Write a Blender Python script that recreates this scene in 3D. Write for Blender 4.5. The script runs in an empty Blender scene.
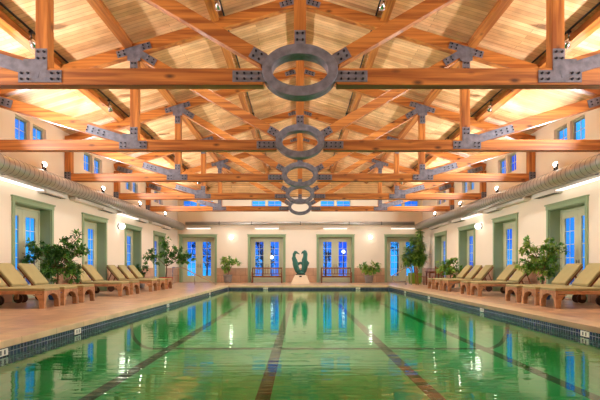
import bpy, bmesh, math, random
from mathutils import Vector, Matrix
random.seed(7)
S = bpy.context.scene
COL = S.collection
PI = math.pi
F = 480.0; CAMZ = 0.9; W = 7.6; YB = -3.0; YF = 29.8
BAY = 4.08; T1 = 7.43
TR = [T1 + BAY*i for i in range(5)]
DC = [13.7 + BAY*i for i in range(4)]

# ------------------------------------------------------------------ materials
def srgb(r, g, b):
    f = lambda c: (c/255/12.92) if c/255 <= .04045 else ((c/255+.055)/1.055)**2.4
    return (f(r), f(g), f(b), 1)
def newmat(name):
    m = bpy.data.materials.new(name); m.use_nodes = True
    return m, m.node_tree.nodes, m.node_tree.links, m.node_tree.nodes['Principled BSDF']
def plain(name, col, rough=.6, metal=0, noise=0, scale=8, bump=0, spec=.5):
    m, N, L, B = newmat(name)
    B.inputs['Roughness'].default_value = rough
    B.inputs['Metallic'].default_value = metal
    B.inputs['Specular IOR Level'].default_value = spec
    B.inputs['Base Color'].default_value = col
    if noise or bump:
        tc = N.new('ShaderNodeTexCoord'); nz = N.new('ShaderNodeTexNoise')
        nz.inputs['Scale'].default_value = scale; nz.inputs['Detail'].default_value = 5
        L.new(tc.outputs['Object'], nz.inputs['Vector'])
        if noise:
            mx = N.new('ShaderNodeMix'); mx.data_type = 'RGBA'
            mx.inputs[6].default_value = tuple(c*(1-noise) for c in col[:3])+(1,)
            mx.inputs[7].default_value = tuple(min(1, c*(1+noise)) for c in col[:3])+(1,)
            L.new(nz.outputs['Fac'], mx.inputs[0]); L.new(mx.outputs[2], B.inputs['Base Color'])
        if bump:
            bp = N.new('ShaderNodeBump'); bp.inputs['Strength'].default_value = bump; bp.inputs['Distance'].default_value = .02
            L.new(nz.outputs['Fac'], bp.inputs['Height']); L.new(bp.outputs['Normal'], B.inputs['Normal'])
    return m
def wood(name, c1, c2, c3, stretch=(1, 1, 1), rough=.45, knots=True):
    """grain stretched along one axis, with darker knots"""
    m, N, L, B = newmat(name)
    tc = N.new('ShaderNodeTexCoord'); mp = N.new('ShaderNodeMapping')
    mp.inputs['Scale'].default_value = stretch
    L.new(tc.outputs['Object'], mp.inputs['Vector'])
    nz = N.new('ShaderNodeTexNoise'); nz.inputs['Scale'].default_value = 2.2; nz.inputs['Detail'].default_value = 8; nz.inputs['Distortion'].default_value = .6
    L.new(mp.outputs[0], nz.inputs['Vector'])
    cr = N.new('ShaderNodeValToRGB'); cr.color_ramp.elements[0].position = .38; cr.color_ramp.elements[0].color = c1
    cr.color_ramp.elements[1].position = .6; cr.color_ramp.elements[1].color = c2
    L.new(nz.outputs['Fac'], cr.inputs[0])
    last = cr.outputs[0]
    if knots:
        mp2 = N.new('ShaderNodeMapping'); mp2.inputs['Scale'].default_value = tuple((.45 if s < 1 else 1) for s in stretch)
        L.new(tc.outputs['Object'], mp2.inputs['Vector'])
        vo = N.new('ShaderNodeTexVoronoi'); vo.inputs['Scale'].default_value = 3.4
        L.new(mp2.outputs[0], vo.inputs['Vector'])
        k = N.new('ShaderNodeMapRange'); k.inputs[1].default_value = .05; k.inputs[2].default_value = .17; k.inputs[3].default_value = .85; k.inputs[4].default_value = 0
        L.new(vo.outputs['Distance'], k.inputs[0])
        mx = N.new('ShaderNodeMix'); mx.data_type = 'RGBA'; mx.inputs[7].default_value = c3
        L.new(k.outputs[0], mx.inputs[0]); L.new(last, mx.inputs[6]); last = mx.outputs[2]
    L.new(last, B.inputs['Base Color'])
    B.inputs['Roughness'].default_value = rough
    return m
def tiles(name, c1, c2, mortar, scale, bw, bh, msize, rough=.4, use='XY', offset=.5, noise=.25, bump=.2):
    m, N, L, B = newmat(name)
    tc = N.new('ShaderNodeTexCoord'); sp = N.new('ShaderNodeSeparateXYZ'); cb = N.new('ShaderNodeCombineXYZ')
    L.new(tc.outputs['Object'], sp.inputs[0])
    if use == 'SUM':
        ad = N.new('ShaderNodeMath'); L.new(sp.outputs['X'], ad.inputs[0]); L.new(sp.outputs['Y'], ad.inputs[1])
        L.new(ad.outputs[0], cb.inputs[0]); L.new(sp.outputs['Z'], cb.inputs[1])
    else:
        L.new(sp.outputs[use[0]], cb.inputs[0]); L.new(sp.outputs[use[1]], cb.inputs[1])
    br = N.new('ShaderNodeTexBrick'); br.offset = offset
    br.inputs['Color1'].default_value = c1; br.inputs['Color2'].default_value = c2; br.inputs['Mortar'].default_value = mortar
    br.inputs['Scale'].default_value = scale; br.inputs['Brick Width'].default_value = bw; br.inputs['Row Height'].default_value = bh
    br.inputs['Mortar Size'].default_value = msize; br.inputs['Mortar Smooth'].default_value = .2
    L.new(cb.outputs[0], br.inputs['Vector'])
    nz = N.new('ShaderNodeTexNoise'); nz.inputs['Scale'].default_value = 2.5; nz.inputs['Detail'].default_value = 6
    L.new(tc.outputs['Object'], nz.inputs['Vector'])
    mr = N.new('ShaderNodeMapRange'); mr.inputs[1].default_value = .3; mr.inputs[2].default_value = .7
    mr.inputs[3].default_value = 1-noise; mr.inputs[4].default_value = 1+noise*.6
    L.new(nz.outputs['Fac'], mr.inputs[0])
    mx = N.new('ShaderNodeMix'); mx.data_type = 'RGBA'; mx.blend_type = 'MULTIPLY'; mx.inputs[0].default_value = 1
    L.new(br.outputs['Color'], mx.inputs[6]); L.new(mr.outputs[0], mx.inputs[7])
    L.new(mx.outputs[2], B.inputs['Base Color'])
    B.inputs['Roughness'].default_value = rough
    if bump:
        bp = N.new('ShaderNodeBump'); bp.inputs['Strength'].default_value = bump; bp.inputs['Distance'].default_value = .01; bp.invert = True
        L.new(br.outputs['Fac'], bp.inputs['Height']); L.new(bp.outputs['Normal'], B.inputs['Normal'])
    return m
def emit(name, col, strength):
    m, N, L, B = newmat(name)
    B.inputs['Base Color'].default_value = col
    B.inputs['Emission Color'].default_value = col; B.inputs['Emission Strength'].default_value = strength
    return m

M = {}
o1, o2, o3 = srgb(144, 76, 26), srgb(198, 122, 52), srgb(56, 22, 8)
M['beam'] = wood('glulam_fir', o1, o2, o3, (.25, 3, 6))
M['beam_z'] = wood('fir_post', o1, o2, o3, (5, 4, .3))
M['beam_y'] = wood('fir_purlin', o1, o2, o3, (5, .2, 5))
M['deckwood'] = tiles('roof_boards', srgb(238, 190, 136), srgb(206, 150, 98), srgb(176, 124, 80), 1, 3.1, .13, .006, .5, 'XY', .37, .22, .1)
M['gablewood'] = tiles('gable_boards', srgb(228, 186, 128), srgb(200, 152, 92), srgb(120, 80, 40), 1, 3.1, .14, .008, .5, 'XZ', .37, .2, .1)
M['steel'] = plain('galvanised_steel', srgb(116, 113, 122), .45, .3, .8, 9)
M['bolt'] = plain('dark_bolt', srgb(38, 38, 46), .4, .6)
M['wall'] = plain('cream_plaster', srgb(240, 224, 200), .85, 0, .04, 1.2)
M['green'] = plain('sage_paint', srgb(142, 162, 122), .5, 0, .08, 2)
M['leaf_door'] = plain('putty_paint', srgb(200, 200, 164), .45)
M['muntin'] = plain('white_muntin', srgb(214, 214, 200), .5)
M['handle'] = plain('brushed_handle', srgb(160, 150, 130), .3, 1)
M['wains'] = tiles('travertine_wainscot', srgb(206, 166, 130), srgb(190, 148, 116), srgb(140, 104, 78), 1, .6, .45, .008, .5, 'SUM', .5, .2)
M['floor'] = tiles('terracotta_deck', srgb(210, 172, 134), srgb(194, 154, 118), srgb(146, 110, 82), 1, .6, .6, .008, .3, 'XY', .5, .25, .15)
M['coping'] = tiles('limestone_coping', srgb(220, 192, 150), srgb(210, 182, 140), srgb(160, 132, 100), 1, .9, .9, .006, .35, 'XY', 0, .18, .1)
M['bluetile'] = tiles('navy_mosaic', srgb(22, 34, 62), srgb(34, 48, 84), srgb(128, 132, 136), 1, .075, .075, .006, .25, 'SUM', 0, .3, .1)
M['plaster'] = plain('pool_plaster', srgb(170, 226, 180), .7, 0, .1, 1.5)
M['lane'] = plain('lane_tile', srgb(26, 10, 26), .5)
M['marker'] = plain('white_marker_tile', srgb(226, 222, 206), .3)
M['ink'] = plain('marker_ink', srgb(20, 24, 40), .5)
M['duct'] = plain('duct_metal', srgb(190, 186, 178), .42, .8, .12, 3)
M['duct_seam'] = plain('duct_seam_metal', srgb(120, 118, 112), .4, .8)
M['white'] = plain('white_enamel', srgb(226, 216, 204), .5)
M['black'] = plain('black_metal', srgb(24, 22, 22), .4, .3)
M['lit'] = emit('lit_diffuser', (1, .98, .96, 1), 1.3)
M['globe'] = emit('lit_globe', (1, .97, .93, 1), 6)
M['flood'] = emit('flood_lens', (1, .93, .85, 1), 20)
M['teak'] = wood('teak', srgb(150, 102, 64), srgb(186, 136, 92), srgb(90, 54, 32), (2, 3, 3), .5, False)
M['teak_dark'] = wood('dark_teak', srgb(110, 58, 30), srgb(140, 80, 44), srgb(60, 30, 14), (2, 3, 3), .5, False)
M['wheel'] = plain('wheel_wood', srgb(72, 44, 26), .5, 0, .2, 10)
M['cushion'] = plain('khaki_canvas', srgb(172, 156, 104), .85, 0, .08, 6, .1)
M['piping'] = plain('khaki_piping', srgb(128, 116, 74), .85)
M['terracotta'] = plain('terracotta_pot', srgb(172, 72, 48), .6, 0, .15, 6)
M['greypot'] = plain('grey_stone_pot', srgb(142, 136, 130), .7, 0, .2, 8)
M['bluepot'] = plain('blue_glazed_pot', srgb(60, 92, 150), .25, 0, .2, 4)
M['limepot'] = plain('green_glazed_pot', srgb(112, 142, 38), .35, 0, .15, 4)
M['soil'] = plain('soil', srgb(46, 34, 26), .95, 0, .4, 30, .5)
M['bark'] = plain('bark', srgb(124, 100, 74), .85, 0, .3, 20, .4)
M['foliage'] = plain('ficus_leaf', srgb(96, 150, 50), .45, 0, .5, 5)
M['foliage_dark'] = plain('dark_leaf', srgb(62, 114, 46), .45, 0, .4, 5)
M['foliage_lime'] = plain('lime_leaf', srgb(148, 180, 68), .45, 0, .5, 6)
M['bronze'] = plain('verdigris_bronze', srgb(46, 98, 84), .45, .35, .45, 5, .2)
M['plinth'] = plain('limestone_plinth', srgb(226, 204, 168), .7, 0, .08, 4)
M['rail'] = plain('brass_rail', srgb(190, 160, 130), .3, .8)
M['chrome'] = plain('chrome_rail', srgb(205, 205, 205), .2, 1)
M['ground'] = plain('terrace_paving', srgb(90, 96, 110), .8, 0, .2, 2)
M['hedge'] = plain('winter_hedge', srgb(24, 34, 70), .9, 0, .4, 3, .5)
M['facade'] = plain('house_render', srgb(120, 112, 120), .8, 0, .1, 2)
M['lamp_out'] = emit('garden_lamp', (1, .95, .9, 1), 4)

def glassmat():
    m = bpy.data.materials.new('window_glass'); m.use_nodes = True
    N = m.node_tree.nodes; L = m.node_tree.links; N.clear()
    out = N.new('ShaderNodeOutputMaterial'); mx = N.new('ShaderNodeMixShader'); t = N.new('ShaderNodeBsdfTransparent'); g = N.new('ShaderNodeBsdfGlossy'); fr = N.new('ShaderNodeFresnel')
    g.inputs['Roughness'].default_value = .02; fr.inputs[0].default_value = 1.45
    t.inputs[0].default_value = (.9, .95, 1, 1)
    ge = N.new('ShaderNodeNewGeometry'); inv = N.new('ShaderNodeMath'); inv.operation = 'SUBTRACT'; inv.inputs[0].default_value = 1
    ml = N.new('ShaderNodeMath'); ml.operation = 'MULTIPLY'
    L.new(ge.outputs['Backfacing'], inv.inputs[1]); L.new(inv.outputs[0], ml.inputs[0]); L.new(fr.outputs[0], ml.inputs[1]); L.new(ml.outputs[0], mx.inputs[0])
    L.new(t.outputs[0], mx.inputs[1]); L.new(g.outputs[0], mx.inputs[2]); L.new(mx.outputs[0], out.inputs[0])
    return m
M['glass'] = glassmat()
def watermat():
    m = bpy.data.materials.new('pool_water'); m.use_nodes = True
    N = m.node_tree.nodes; L = m.node_tree.links; N.clear()
    out = N.new('ShaderNodeOutputMaterial'); mx = N.new('ShaderNodeMixShader'); t = N.new('ShaderNodeBsdfTransparent'); g = N.new('ShaderNodeBsdfGlossy'); fr = N.new('ShaderNodeFresnel')
    g.inputs['Roughness'].default_value = .015; fr.inputs[0].default_value = 1.333
    t.inputs[0].default_value = (.03, .75, .50, 1)
    g.inputs[0].default_value = (.86, .97, .88, 1)
    tc = N.new('ShaderNodeTexCoord'); mp = N.new('ShaderNodeMapping'); mp.inputs['Scale'].default_value = (.35, 2.4, 1)
    nz = N.new('ShaderNodeTexNoise'); nz.inputs['Scale'].default_value = 3.2; nz.inputs['Detail'].default_value = 2
    bp = N.new('ShaderNodeBump'); bp.inputs['Strength'].default_value = .085; bp.inputs['Distance'].default_value = .035
    L.new(tc.outputs['Object'], mp.inputs[0]); L.new(mp.outputs[0], nz.inputs['Vector']); L.new(nz.outputs['Fac'], bp.inputs['Height'])
    L.new(bp.outputs[0], g.inputs['Normal']); L.new(bp.outputs[0], fr.inputs['Normal'])
    L.new(fr.outputs[0], mx.inputs[0]); L.new(t.outputs[0], mx.inputs[1]); L.new(g.outputs[0], mx.inputs[2]); L.new(mx.outputs[0], out.inputs[0])
    return m
M['water'] = watermat()

# ------------------------------------------------------------------ helpers
def box(bm, x0, x1, y0, y1, z0, z1, mat=None):
    vs = [bm.verts.new((x, y, z)) for x in (x0, x1) for y in (y0, y1) for z in (z0, z1)]
    for f in ((0, 1, 3, 2), (4, 6, 7, 5), (0, 4, 5, 1), (2, 3, 7, 6), (0, 2, 6, 4), (1, 5, 7, 3)):
        fc = bm.faces.new([vs[i] for i in f])
        if mat is not None: fc.material_index = mat
    if (x1-x0)*(y1-y0)*(z1-z0) < 0: pass
    return vs
def obar(bm, p0, p1, w, h, up=Vector((0, 1, 0))):
    """bar from p0 to p1; w = size along `up`, h = size across"""
    p0, p1 = Vector(p0), Vector(p1); d = (p1-p0).normalized(); u = Vector(up); s = d.cross(u).normalized(); u = s.cross(d).normalized()
    vs = []
    for p in (p0, p1):
        for a, b in ((-1, -1), (1, -1), (1, 1), (-1, 1)):
            vs.append(bm.verts.new(p+u*a*w/2+s*b*h/2))
    for f in ((0, 1, 2, 3), (7, 6, 5, 4), (0, 4, 5, 1), (1, 5, 6, 2), (2, 6, 7, 3), (3, 7, 4, 0)):
        bm.faces.new([vs[i] for i in f])
def loft(bm, pts, radii, seg=10, flat=None, cap=True):
    """tube through pts with a radius each; flat = (axis vector, factor) squashes the section"""
    pts = [Vector(p) for p in pts]; rings = []
    ref = None
    for i, p in enumerate(pts):
        d = (pts[min(i+1, len(pts)-1)]-pts[max(i-1, 0)]).normalized()
        if ref is None:
            ref = Vector((0, 1, 0)) if abs(d.y) < .9 else Vector((1, 0, 0))
        s = d.cross(ref).normalized(); ref = s.cross(d).normalized()
        ring = []
        for k in range(seg):
            a = 2*PI*k/seg
            o = (s*math.cos(a)+ref*math.sin(a))*radii[i]
            if flat: ax, fa = flat; ax = Vector(ax); o = o-ax*o.dot(ax)*(1-fa)
            ring.append(bm.verts.new(p+o))
        rings.append(ring)
    for a, b in zip(rings, rings[1:]):
        for k in range(seg):
            f = bm.faces.new((a[k], a[(k+1) % seg], b[(k+1) % seg], b[k])); f.smooth = True
    if cap:
        bm.faces.new(rings[0][::-1]); bm.faces.new(rings[-1])
def lathe(bm, prof, seg=20, c=(0, 0, 0)):
    c = Vector(c); rings = []
    for r, z in prof:
        rings.append([bm.verts.new(c+Vector((r*math.cos(2*PI*k/seg), r*math.sin(2*PI*k/seg), z))) for k in range(seg)])
    for a, b in zip(rings, rings[1:]):
        for k in range(seg):
            f = bm.faces.new((a[k], a[(k+1) % seg], b[(k+1) % seg], b[k])); f.smooth = True
    bm.faces.new(rings[0][::-1]); bm.faces.new(rings[-1])
def extrude_poly(bm, pts, n, depth):
    """pts: list of 3D points of a flat outline, extruded along n by depth"""
    n = Vector(n)
    a = [bm.verts.new(Vector(p)) for p in pts]; b = [bm.verts.new(Vector(p)+n*depth) for p in pts]
    bm.faces.new(a[::-1]); bm.faces.new(b)
    for i in range(len(a)):
        j = (i+1) % len(a); bm.faces.new((a[i], a[j], b[j], b[i]))
def obj(name, bm, mat, parent=None, bevel=0, loc=None, smooth=False):
    bmesh.ops.recalc_face_normals(bm, faces=bm.faces[:])
    me = bpy.data.meshes.new(name); bm.to_mesh(me); bm.free()
    for m in (mat if isinstance(mat, (list, tuple)) else [mat]): me.materials.append(M[m])
    o = bpy.data.objects.new(name, me); COL.objects.link(o)
    if parent: o.parent = parent
    if loc: o.location = loc
    if bevel:
        md = o.modifiers.new('bevel', 'BEVEL'); md.width = bevel; md.segments = 2; md.limit_method = 'ANGLE'
    if smooth:
        for p in me.polygons: p.use_smooth = True
    return o
def tag(o, label=None, cat=None, group=None, kind=None):
    if label: o['label'] = label
    if cat: o['category'] = cat
    if group: o['group'] = group
    if kind: o['kind'] = kind
    return o
def empty(name, loc=(0, 0, 0), rz=0, **k):
    o = bpy.data.objects.new(name, None); COL.objects.link(o); o.location = loc; o.rotation_euler = (0, 0, rz); o.empty_display_size = .2
    return tag(o, **k)
def copy_tree(o, parent=None):
    c = o.copy(); COL.objects.link(c)
    if parent: c.parent = parent
    for ch in list(o.children): copy_tree(ch, c)
    return c
def BM(): return bmesh.new()
def holes_wall(bm, u0, u1, z0, z1, holes, t0, t1, axis):
    """wall slab with rectangular holes; axis 'Y' runs along y (slab x from t0 to t1), 'X' runs along x"""
    us = sorted({u0, u1, *[h[0] for h in holes if u0 < h[0] < u1], *[h[1] for h in holes if u0 < h[1] < u1]})
    zs = sorted({z0, z1, *[h[2] for h in holes if z0 < h[2] < z1], *[h[3] for h in holes if z0 < h[3] < z1]})
    for a, b in zip(us, us[1:]):
        for c, d in zip(zs, zs[1:]):
            um, zm = (a+b)/2, (c+d)/2
            if any(h[0] < um < h[1] and h[2] < zm < h[3] for h in holes): continue
            if axis == 'Y': box(bm, t0, t1, a, b, c, d)
            else: box(bm, a, b, t0, t1, c, d)
def roofz(x): return 7.58-.30*abs(x)

# ------------------------------------------------------------------ setting
DW, DH, DHF = 1.88, 2.67, 2.83      # clear opening of side doors, their heights; far doors
FDX = [-6.33, -2.07, 2.2, 6.42]; FW = 2.1
side_holes = [(c-DW/2, c+DW/2, -.05, DH) for c in DC]
side_win = []
for c in DC+[9.62]:
    for s in (-1, 1): side_win.append((c-.12+s*.43-.35, c-.12+s*.43+.35, 4.36, 5.02))
far_holes = [(c-FW/2, c+FW/2, -.05, DHF) for c in FDX]
far_win = []
for c in FDX:
    for s in (-1, 1): far_win.append((c+s*.5-.44, c+s*.5+.44, 4.62, 5.1))
for side, s in (('left', -1), ('right', 1)):
    bm = BM(); holes_wall(bm, YB, YF, -.05, 4.0, side_holes, min(s*W, s*(W+.45)), max(s*W, s*(W+.45)), 'Y')
    holes_wall(bm, YB, YF, 4.0, 5.34, side_win, min(s*W, s*(W+.17)), max(s*W, s*(W+.17)), 'Y')
    tag(obj('wall_'+side, bm, 'wall'), kind='structure')
    bm = BM(); holes_wall(bm, YB, YF, 0, .9, [(h[0]-.12, h[1]+.12, h[2], h[3]) for h in side_holes], min(s*W, s*(W-.025)), max(s*W, s*(W-.025)), 'Y')
    tag(obj('trim_%d' % (1 if s < 0 else 2), bm, 'wains'), kind='structure')
bm = BM(); holes_wall(bm, -W, W, -.05, 4.0, far_holes, YF, YF+.45, 'X'); holes_wall(bm, -W, W, 4.0, 5.34, far_win, YF, YF+.17, 'X')
tag(obj('wall_far', bm, 'wall'), kind='structure')
bm = BM(); extrude_poly(bm, [(-W, YF, 5.34), (W, YF, 5.34), (W, YF, roofz(W)), (0, YF, roofz(0)), (-W, YF, roofz(W))], (0, 1, 0), .3)
tag(obj('wall_gable', bm, 'gablewood'), kind='structure')
bm = BM(); holes_wall(bm, -W+.025, W-.025, 0, .9, [(h[0]-.12, h[1]+.12, h[2], h[3]) for h in far_holes], YF-.025, YF, 'X')
tag(obj('trim_3', bm, 'wains'), kind='structure')
bm = BM(); extrude_poly(bm, [(-W-.45, YB, -.05), (W+.45, YB, -.05), (W+.45, YB, roofz(W)), (0, YB, roofz(0)), (-W-.45, YB, roofz(W))], (0, -1, 0), .3)
tag(obj('wall_back', bm, 'wall'), kind='structure')
for s in (-1, 1):
    bm = BM(); e = W+.5
    extrude_poly(bm, [(0, YB-.3, roofz(0)), (s*e, YB-.3, roofz(e)), (s*e, YF+.45, roofz(e)), (0, YF+.45, roofz(0))], (0, 0, 1), .12)
    o = obj('ceiling', bm, 'deckwood'); tag(o, kind='structure')

PXL, PXR, PYN, PYF = -3.65, 4.5, -1.2, 24.4     # pool edges
WZ = -.2; FZ = -.86
bm = BM(); holes_wall(bm, -W-.45, W+.45, YB, YF+.45, [(PXL-.42, PXR+.42, PYN-.42, PYF+.42)], -.25, 0, 'Z') if False else None
E = .42
for r in ((-W-.45, PXL-E, YB, YF+.45), (PXR+E, W+.45, YB, YF+.45), (PXL-E, PXR+E, PYF+E, YF+.45), (PXL-E, PXR+E, YB, PYN-E)):
    box(bm, r[0], r[1], r[2], r[3], -.25, 0)
tag(obj('floor', bm, 'floor'), kind='structure')
bm = BM()
for r in ((PXL-E, PXL, PYN-E, PYF+E), (PXR, PXR+E, PYN-E, PYF+E), (PXL, PXR, PYF, PYF+E), (PXL, PXR, PYN-E, PYN)):
    box(bm, r[0], r[1], r[2], r[3], -.09, .006)
tag(obj('trim_4', bm, 'coping', bevel=.012), kind='structure')
# basin: rounded section swept along the pool, end walls
basin = empty('pool_basin', (0, 0, 0)); tag(basin, kind='structure')
def prof(r=.45, n=6, off=0):
    a, b = PXL-.02, PXR+.02
    p = [(a, -.3)]
    for i in range(n+1):
        t = PI/2*i/n; p.append((a+r-r*math.cos(t), FZ+r-r*math.sin(t)))
    for i in range(n+1):
        t = PI/2*(1-i/n); p.append((b-r+r*math.cos(t), FZ+r-r*math.sin(t)))
    p.append((b, -.3))
    return p
bm = BM()
P = prof()
rows = [[bm.verts.new((x, y, z)) for x, z in P] for y in (PYN-.02, PYF+.02)]
for i in range(len(P)-1): bm.faces.new((rows[0][i], rows[0][i+1], rows[1][i+1], rows[1][i]))
bm.faces.new(rows[0]); bm.faces.new(rows[1])
obj('basin_shell', bm, 'plaster', basin)
bm = BM()
for r in ((PXL-.06, PXL-.02+.005, PYN, PYF), (PXR+.015, PXR+.06, PYN, PYF), (PXL, PXR, PYF+.015, PYF+.06), (PXL, PXR, PYN-.06, PYN-.015)):
    box(bm, r[0], r[1], r[2], r[3], -.31, -.09)
obj('tile_band', bm, 'bluetile', basin)
for x in (-2.85, -.5, 1.85, 4.0):
    bm = BM(); box(bm, x-.1, x+.1, PYN+.3, PYF-.25, FZ+.001, FZ+.006); box(bm, x-.13, x+.13, PYF+.01, PYF+.015, FZ+.1, -.3)
    obj('lane_marking', bm, 'lane', basin)
bm = BM()
Q = P
rows = [[bm.verts.new((x+(.004 if x < 0 else -.004), y, z+.004)) for x, z in Q] for y in (10.35, 10.55)]
for i in range(len(P)-1): bm.faces.new((rows[0][i], rows[0][i+1], rows[1][i+1], rows[1][i]))
obj('cross_marking', bm, 'lane', basin)
# depth markers on the tile band
for x, ys in ((PXL, (5.85, 7.85, 13.2)), (PXR, (9.0, 16.5))):
    pass
def marker(x, y, nx):
    bm = BM()
    if nx: box(bm, x, x+nx*.012, y-.11, y+.11, -.185, -.1, 0)
    else: box(bm, x-.11, x+.11, y-.012, y, -.185, -.1, 0)
    o = obj('depth_marker_tile', bm, 'marker', basin)
    bm = BM()
    for k in (-1, 1):
        if nx: box(bm, x+nx*.012, x+nx*.015, y+k*.04-.012, y+k*.04+.012, -.17, -.115)
        else: box(bm, x+k*.04-.012, x+k*.04+.012, y-.015, y-.012, -.17, -.115)
    obj('marker_figure', bm, 'ink', o)
for y in (5.9, 7.9, 13.3, 19.5): marker(PXL-.015, y, 1)
for y in (7.6, 11.9, 16.8, 20.6): marker(PXR+.015, y, -1)
for x in (-1.75, 2.95): marker(x, PYF+.015, 0)
bm = BM(); v = [bm.verts.new(p) for p in ((PXL-.01, PYN-.01, WZ), (PXR+.01, PYN-.01, WZ), (PXR+.01, PYF+.01, WZ), (PXL-.01, PYF+.01, WZ))]; bm.faces.new(v)
tag(obj('pool_water', bm, 'water'), 'still green pool water mirroring the roof and the blue doors', 'water', kind='stuff')
# terrace outside
bm = BM()
for r in ((-40, -W-.46, -10, 60), (W+.46, 40, -10, 60), (-W-.46, W+.46, YF+.46, 60)): box(bm, r[0], r[1], r[2], r[3], -.4, -.12)
tag(obj('terrace_ground', bm, 'ground'), kind='structure')

# doors --------------------------------------------------------------
dn = [0]
def make_door(loc, rz, w, h, st=.17):
    """local: x along wall, y outwards (into the wall), z up; origin at wall face, floor"""
    dn[0] += 1
    D = empty('door_%d' % dn[0], loc, rz); tag(D, kind='structure')
    bm = BM(); c = .12
    box(bm, -w/2-c, -w/2, -.035, 0, 0, h); box(bm, w/2, w/2+c, -.035, 0, 0, h)
    box(bm, -w/2-c-.01, w/2+c+.01, -.045, 0, h, h+.12)
    box(bm, -w/2-c-.04, w/2+c+.04, -.07, 0, h+.12, h+.16)
    obj('casing', bm, 'green', D)
    bm = BM(); d = .38
    box(bm, -w/2, -w/2+.02, 0, d, 0, h); box(bm, w/2-.02, w/2, 0, d, 0, h); box(bm, -w/2+.02, w/2-.02, 0, d, h-.02, h)
    obj('reveal', bm, 'green', D)
    bm = BM(); box(bm, -w/2+.02, w/2-.02, .0, d+.07, -.04, .012); obj('threshold', bm, 'wains', D)
    a, b = -w/2+.02, w/2-.02; y0, y1 = d-.06, d
    bm = BM(); fw = .07
    box(bm, a, a+fw, y0, y1, .012, h-.02); box(bm, b-fw, b, y0, y1, .012, h-.02); box(bm, a+fw, b-fw, y0, y1, h-.02-fw, h-.02)
    obj('door_frame', bm, 'leaf_door', D)
    lw = (b-a-2*fw)/2
    for s in (0, 1):
        x0 = a+fw+s*lw+.004; x1 = x0+lw-.008; zt = h-.02-fw-.005; zb = .02
        gb = .42; gt = zt-.2
        bm = BM()
        box(bm, x0, x0+st, y0+.01, y1-.005, zb, zt); box(bm, x1-st, x1, y0+.01, y1-.005, zb, zt)
        box(bm, x0+st, x1-st, y0+.01, y1-.005, zb, gb); box(bm, x0+st, x1-st, y0+.01, y1-.005, gt, zt)
        L_ = obj('door_leaf', bm, 'leaf_door', D)
        bm = BM(); box(bm, x0+st, x1-st, y0+.033, y0+.039, gb, gt); obj('glass_pane', bm, 'glass', L_)
        bm = BM(); m = .01
        for k in (1,): xm = x0+st+(x1-x0-2*st)*.5; box(bm, xm-m*.7, xm+m*.7, y0+.018, y0+.032, gb, gt)
        for k in range(1, 5):
            zm = gb+(gt-gb)*k/5; box(bm, x0+st, x1-st, y0+.02, y0+.031, zm-m, zm+m)
        obj('muntin_grid', bm, 'muntin', L_)
        bm = BM(); xh = (x1-.06) if s == 0 else (x0+.06)
        box(bm, xh-.02, xh+.02, y0-.005, y0+.01, .92, 1.14); loft(bm, [(xh, y0-.005, 1.0), (xh, y0-.05, 1.0), (xh+(-.1 if s == 0 else .1), y0-.05, 1.0)], [.009]*3, 6)
        obj('handle', bm, 'handle', L_)
    return D
for i, c in enumerate(DC):
    make_door((-W, c, 0), PI/2, DW, DH)
    make_door((W, c, 0), -PI/2, DW, DH)
for x in FDX: make_door((x, YF, 0), 0, FW, DHF, .22)
wn = [0]
def make_window(loc, rz, w, h):
    wn[0] += 1
    D = empty('window_%d' % wn[0], loc, rz); tag(D, kind='structure')
    bm = BM(); y0, y1 = .08, .14; f = .04
    box(bm, -w/2, -w/2+f, y0, y1, 0, h); box(bm, w/2-f, w/2, y0, y1, 0, h); box(bm, -w/2+f, w/2-f, y0, y1, 0, f); box(bm, -w/2+f, w/2-f, y0, y1, h-f, h)
    obj('window_frame', bm, 'leaf_door', D)
    bm = BM(); box(bm, -w/2+f, w/2-f, y0+.028, y0+.034, f, h-f); obj('glass_pane', bm, 'glass', D)
    bm = BM(); box(bm, -.008, .008, y0+.01, y0+.027, f, h-f); box(bm, -w/2+f, w/2-f, y0+.01, y0+.027, h/2-.008, h/2+.008); obj('muntin_grid', bm, 'muntin', D)
for h in side_win:
    for s in (-1, 1): make_window((s*W, (h[0]+h[1])/2, h[2]), -s*PI/2, h[1]-h[0], h[3]-h[2])
for h in far_win: make_window(((h[0]+h[1])/2, YF, h[2]), 0, h[1]-h[0], h[3]-h[2])

# ------------------------------------------------------------------ roof trusses
TB0, TB1 = 3.70, 3.955; TBC = (TB0+TB1)/2; TD = .19
def rz_(x): return 7.30-.30*abs(x)
RC = 3.92; ROX, ROZ, RIX, RIZ = .58, .40, .43, .245
NX = 3.95
bolt_me = None
def bolt(parent, p):
    global bolt_me
    if bolt_me is None:
        bm = BM(); seg = 6
        a = [bm.verts.new((.02*math.cos(2*PI*k/seg), 0, .02*math.sin(2*PI*k/seg))) for k in range(seg)]
        b = [bm.verts.new((.018*math.cos(2*PI*k/seg), -.022, .018*math.sin(2*PI*k/seg))) for k in range(seg)]
        bm.faces.new(a); bm.faces.new(b)
        for k in range(seg): bm.faces.new((a[k], a[(k+1) % seg], b[(k+1) % seg], b[k]))
        bmesh.ops.recalc_face_normals(bm, faces=bm.faces[:])
        bolt_me = bpy.data.meshes.new('bolt'); bm.to_mesh(bolt_me); bm.free(); bolt_me.materials.append(M['bolt'])
    o = bpy.data.objects.new('bolt', bolt_me); COL.objects.link(o); o.parent = parent; o.location = p
PF = -TD/2-.014     # front face of the steel plates
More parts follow.
